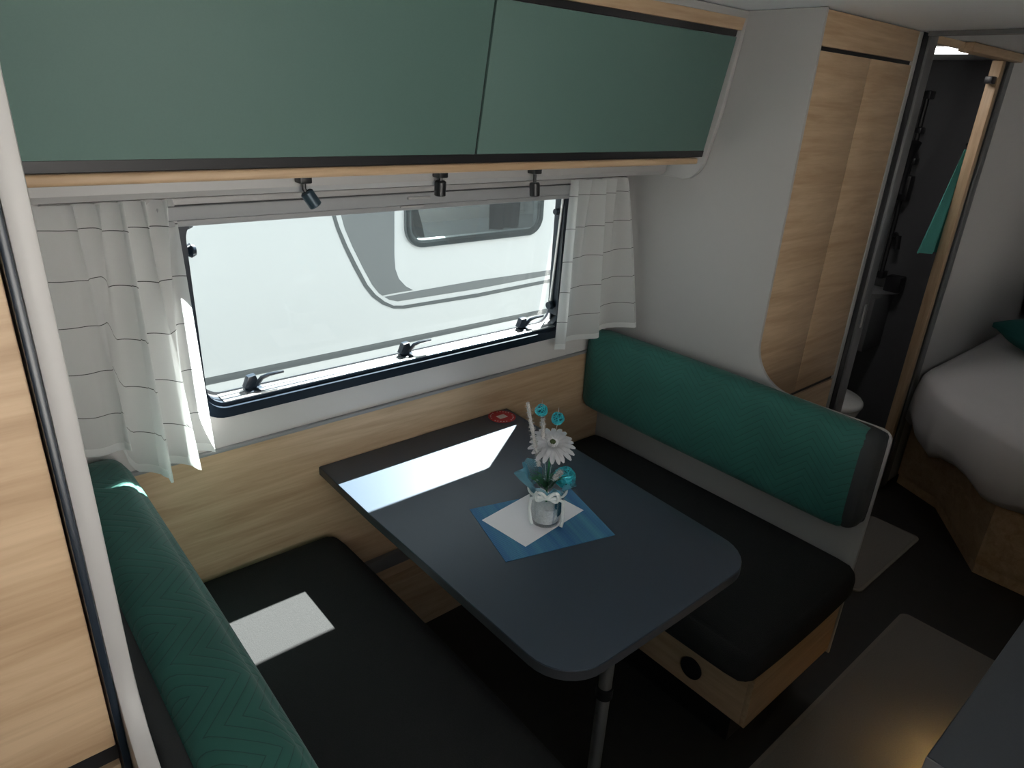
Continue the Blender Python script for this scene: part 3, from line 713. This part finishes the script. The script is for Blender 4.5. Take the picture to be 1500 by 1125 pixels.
for j in range(13):
    v = j / 12; row = []
    for i in range(13):
        u = i / 12; wdt = .07 + .19 * v
        x = 3.40 - (1 - u) * wdt; z = 1.60 - .43 * v + .02 * (1 - u) * v
        row.append(bm.verts.new((x, -.572 + .012 * math.sin(u * 11) * (.4 + v), z)))
    rows.append(row)
for A, B in zip(rows, rows[1:]):
    for i in range(12): bm.faces.new((A[i], A[i + 1], B[i + 1], B[i]))
bmesh.ops.solidify(bm, geom=list(bm.faces), thickness=.006)
tw = thing('towel', (3.36, -.56, 1.17), 'mint green towel hanging behind the oak door jamb', 'towel')
finish(bm, 'cloth', m_mint, tw, True, 80)
tube('hook', m_black, [(3.375, YW + .036, 1.61), (3.375, -.568, 1.605), (3.375, -.56, 1.622)], .006, tw, 8)

# ================================================================== BED
bd = thing('bed', (4.0, -1.4, 0), 'fixed bed with white fitted sheet and cut-off corner on an oak base', 'bed')
def smooth_outline(pts, n=6, r=.09):
    out = []; k = len(pts)
    for i in range(k):
        a, b, c = Vector(pts[i - 1]), Vector(pts[i]), Vector(pts[(i + 1) % k])
        u = (a - b); w = (c - b); q = min(r, u.length * .4, w.length * .4); s = b + u.normalized() * q; e = b + w.normalized() * q
        for t in range(n + 1):
            f = t / n; out.append(tuple(s * (1 - f) ** 2 + b * 2 * f * (1 - f) + e * f * f))
    return out
def dense(pts, step=.06):
    out = []
    for a, b in zip(pts, pts[1:] + pts[:1]):
        a, b = Vector(a), Vector(b); k = max(1, int((b - a).length / step))
        out += [tuple(a.lerp(b, i / k)) for i in range(k)]
    return out
BO = dense(smooth_outline([(5.19, -.622), (3.44, -.622), (3.17, -.80), (2.93, -1.14), (2.90, -1.45), (2.90, -2.19), (5.19, -2.19)]))
cB = Vector((4.1, -1.4))
bm = bmesh.new(); rings = []
for off_, z in ((-.50, .628), (-.14, .628), (-.06, .624), (-.02, .610), (0, .585), (.012, .52), (.016, .44), (.012, .385), (-.02, .352)):
    rg = []
    for i, q in enumerate(BO):
        d = (Vector(q) - cB); L = d.length; d.normalize()
        wob = .012 * math.sin(i * 1.3) * max(0, (.56 - z)) / .2 if z < .56 else 0
        s = cB + d * (L * (1 - .55) if off_ == -.5 else L + off_ + wob)
        fold_z = .02 * math.sin(i * .7) if z < .40 else .006 * math.sin(i * .35 + z * 9)
        rg.append(bm.verts.new((min(5.192, s.x), max(-2.192, min(YW - .004, s.y)), z + fold_z * (z < .56))))
    rings.append(rg)
for A, B in zip(rings, rings[1:]):
    for i in range(len(BO)):
        j = (i + 1) % len(BO); bm.faces.new((A[i], A[j], B[j], B[i]))
bm.faces.new(rings[0]); bm.faces.new(rings[-1][::-1])
finish(bm, 'mattress_and_sheet', m_sheet, bd, True, 60)
BB = [(5.19, -.64), (3.50, -.64), (3.40, -.86), (2.99, -1.15), (2.99, -2.18), (5.19, -2.18)]
prism('base', m_wood, [(x, y, .05) for x, y in BB], (0, 0, .32), bd, .003)
cb = Vector((4.2, -1.4)); prism('plinth', m_wood, [(*(cb + (Vector(q) - cb) * .992), 0) for q in BB], (0, 0, .0495), bd)
hb = box('headboard', m_dgrey, 4.86, 5.0, -1.9, -.64, .66, 1.15, bd, .02, 3)
pc = thing('throw_cushion', (4.15, -.95, .63), 'teal scatter cushion lying on the white bed', 'cushion')
bm = bmesh.new(); bmesh.ops.create_cube(bm, size=2); bmesh.ops.subdivide_edges(bm, edges=list(bm.edges), cuts=10, use_grid_fill=True)
rz = Matrix.Rotation(math.radians(42), 3, 'Z')
for v in bm.verts:
    q = v.co; th = .012 + .075 * ((1 - q.x ** 2) * (1 - q.y ** 2)) ** .45
    pinch = 1 - .10 * (1 - max(abs(q.x), abs(q.y)) ** 2) * 0 - .08 * (1 - min(abs(q.x), abs(q.y))) * max(abs(q.x), abs(q.y)) ** 4
    v.co = rz @ Vector((q.x * .21 * pinch, q.y * .21 * pinch, q.z * th)) + Vector((4.20, -.96, .722))
finish(bm, 'cover', m_tealc, pc, True, 60)

# ================================================================== FLOOR RUGS, KITCHEN
def rug(x0, x1, y0, y1, label):
    t = thing('rug', ((x0 + x1) / 2, (y0 + y1) / 2, 0), label, 'rug')
    o = rrect(x0, x1, y0, y1, .03); i = rrect(x0 + .012, x1 - .012, y0 + .012, y1 - .012, .022)
    prism('pile', m_rug, [(x, y, .001) for x, y in i], (0, 0, .008), t, .002)
    ring('binding', m_rugb, o, i, XY(.001), (0, 0, .0065), t)
rug(.55, 2.497, -1.44, -1.075, 'long beige runner rug in front of the kitchen unit')
rug(2.47, 3.07, -.925, -.70, 'short beige rug in front of the shower room door')
kt = thing('kitchen_unit', (1.9, -1.85, 0), 'kitchen unit with dark worktop beside the long beige rug', 'kitchen')
box('base_cabinet', m_wood, .96, 2.86, -2.199, -1.53, .10, .845, kt, .002)
box('plinth', m_black, .98, 2.84, -2.199, -1.58, 0, .0995, kt)
prism('worktop', m_counter, [(.932, -1.502, .846), (1.40, -1.502, .846), (2.88, -1.502, .846), (2.88, -2.199, .846), (.932, -2.199, .846)], (0, 0, .034), kt, .003)
box('worktop_edge', m_alud, .929, .9315, -2.199, -1.502, .848, .878, kt)
pl = thing('plinth_light', (1.88, -1.52, .14), 'small warm light low on the kitchen front shining on the rug', 'lamp')
box('lamp_body', m_alud, 1.84, 1.92, -1.5295, -1.49, .130, .155, pl, .003)
box('lens', m_warm, 1.85, 1.91, -1.520, -1.495, .1265, .1298, pl, .001)

# ================================================================== OUTSIDE: ground and the neighbouring caravan
tag(box('ground', m_grass_g, -12, 14, -12, 14, -.52, -.42), kind='structure')
NY = 1.2
nb = thing('caravan', (1.5, 2.3, -.42), 'white neighbouring caravan with grey stripes seen through the window', 'caravan')
NW = (1.762, 2.650, 1.005, 1.52)
wall_hole('side_panel', m_body, -1.6, 5.2, -.12, 2.2, [(NW[0] + .035, NW[1] - .035, NW[2] + .035, NW[3] - .035)], NY, NY + .03, nb)
box('shell', m_body, -1.6, 5.2, NY + .9, NY + 2.1, -.12, 2.2, nb, .03)
bm = bmesh.new()
for q in ((-1.6, 1.5, NY, NY + 2.1), (2.9, 5.2, NY, NY + 2.1), (1.5, 2.9, NY, NY + .12), (1.5, 2.9, NY + .86, NY + 2.1)): addbox(bm, *q, 2.2005, 2.24)  # opening left in the unseen roof so sun brightens the cabin
finish(bm, 'roof', m_body, nb)
box('underfloor', m_decald, -1.6, 5.2, NY + .031, NY + .899, -.12, -.06, nb)
for xx in (-1.6, 5.17): box('end_panel', m_body, xx, xx + .03, NY + .031, NY + .899, -.0595, 2.2, nb)
def wheel(x):
    bm = bmesh.new(); addtube(bm, [(x, NY + .05, -.12), (x, NY + .07, -.12), (x, NY + .22, -.12), (x, NY + .24, -.12)], [.27, .30, .30, .27], 28)
    finish(bm, 'wheel', m_black, nb, True)
wheel(1.3); wheel(2.1)
def decal(name, m, px, layer=1):
    pts = [onY(a, b, NY) for a, b in px]
    prism(name, m, [(p.x, NY - .0012 * layer - .0002, p.z) for p in pts], (0, .001, 0), nb, 0, smooth=False)
# light grey field left of and below the window panel
decal('grey_field', m_decal, [(495, 297), (496, 303), (505, 335), (516.5, 362), (531, 391), (545, 417), (555, 429.5), (560, 433), (577, 429.5), (605, 425), (594, 419), (584, 408), (579, 394), (577.5, 375), (577.5, 290)])
decal('grey_band', m_decal, [(563, 434.8), (570, 439), (582, 441.5), (700, 423), (830, 398), (830, 392), (700, 410.5), (605, 427)])
decal('dark_line', m_decald, [(482, 300), (483, 306), (492, 335), (503, 362), (517, 391), (533, 420), (545, 435), (560, 446), (576, 452), (592, 452), (700, 435), (830, 408.5), (830, 404), (700, 429.5), (590, 447.5), (576, 447.5), (563, 441.5), (550, 431.5), (538, 417), (523, 389), (509, 361), (497, 333), (488, 304), (487, 300)], 2)
a1, a2 = onY(305, 554, NY), onY(805, 453, NY)
zz = (a1.z + a2.z) / 2
print('stripe z', a1.z, a2.z)
decal('lower_stripe', m_decald, [(250, 567), (305, 553), (540, 505), (700, 472.5), (830, 446), (830, 452.5), (700, 480), (540, 514.5), (305, 564), (250, 578)])
nf = thing('side_window', (2.2, NY, 1.2)); nf.parent = nb; nf.matrix_parent_inverse = WM[nb.name].inverted(); WM[nf.name] = Matrix.Translation((2.2, NY, 1.2))
RO2 = rrect(*NW, .10); RI3 = rrect(NW[0] + .022, NW[1] - .022, NW[2] + .022, NW[3] - .022, .08); RI4 = rrect(NW[0] + .034, NW[1] - .034, NW[2] + .034, NW[3] - .034, .07)
ring('frame', m_decald, RO2, RI3, XZ(NY - .014), (0, .0135, 0), nf)
ring('inner_frame', m_decal, RI3, RI4, XZ(NY - .010), (0, .006, 0), nf)
prism('pane', m_npane, [(u, NY - .016, v) for u, v in rrect(NW[0] + .004, NW[1] - .004, NW[2] + .004, NW[3] - .004, .096)], (0, -.004, 0), nf)
box('cabin_back', m_wall, 1.2, 3.3, NY + .87, NY + .89, -.05, 2.19, nf)
box('cabin_bench', m_decal, 1.2, 3.3, NY + .04, NY + .60, .75, 1.0, nf, .03)
for (x0, x1, y) in ((1.80, 1.89, .10), (2.36, 2.62, .10)):
    bm = bmesh.new(); rows = []
    for j in range(9):
        v = j / 8; wv = 1 - .55 * math.sin(math.pi * min(1, v * 1.25)) if x1 - x0 < .15 else 1 - .12 * v
        rows.append([bm.verts.new((x0 + (x1 - x0) * u * wv + (.06 * v * v if x1 - x0 < .15 else 0), NY + y + .02 * math.sin(u * 14), 1.53 - .5 * v)) for u in [k / 10 for k in range(11)]])
    for A, B in zip(rows, rows[1:]):
        for k in range(10): bm.faces.new((A[k], A[k + 1], B[k + 1], B[k]))
    bmesh.ops.solidify(bm, geom=list(bm.faces), thickness=.004)
    finish(bm, 'cabin_curtain', m_dgrey, nf, True, 80)
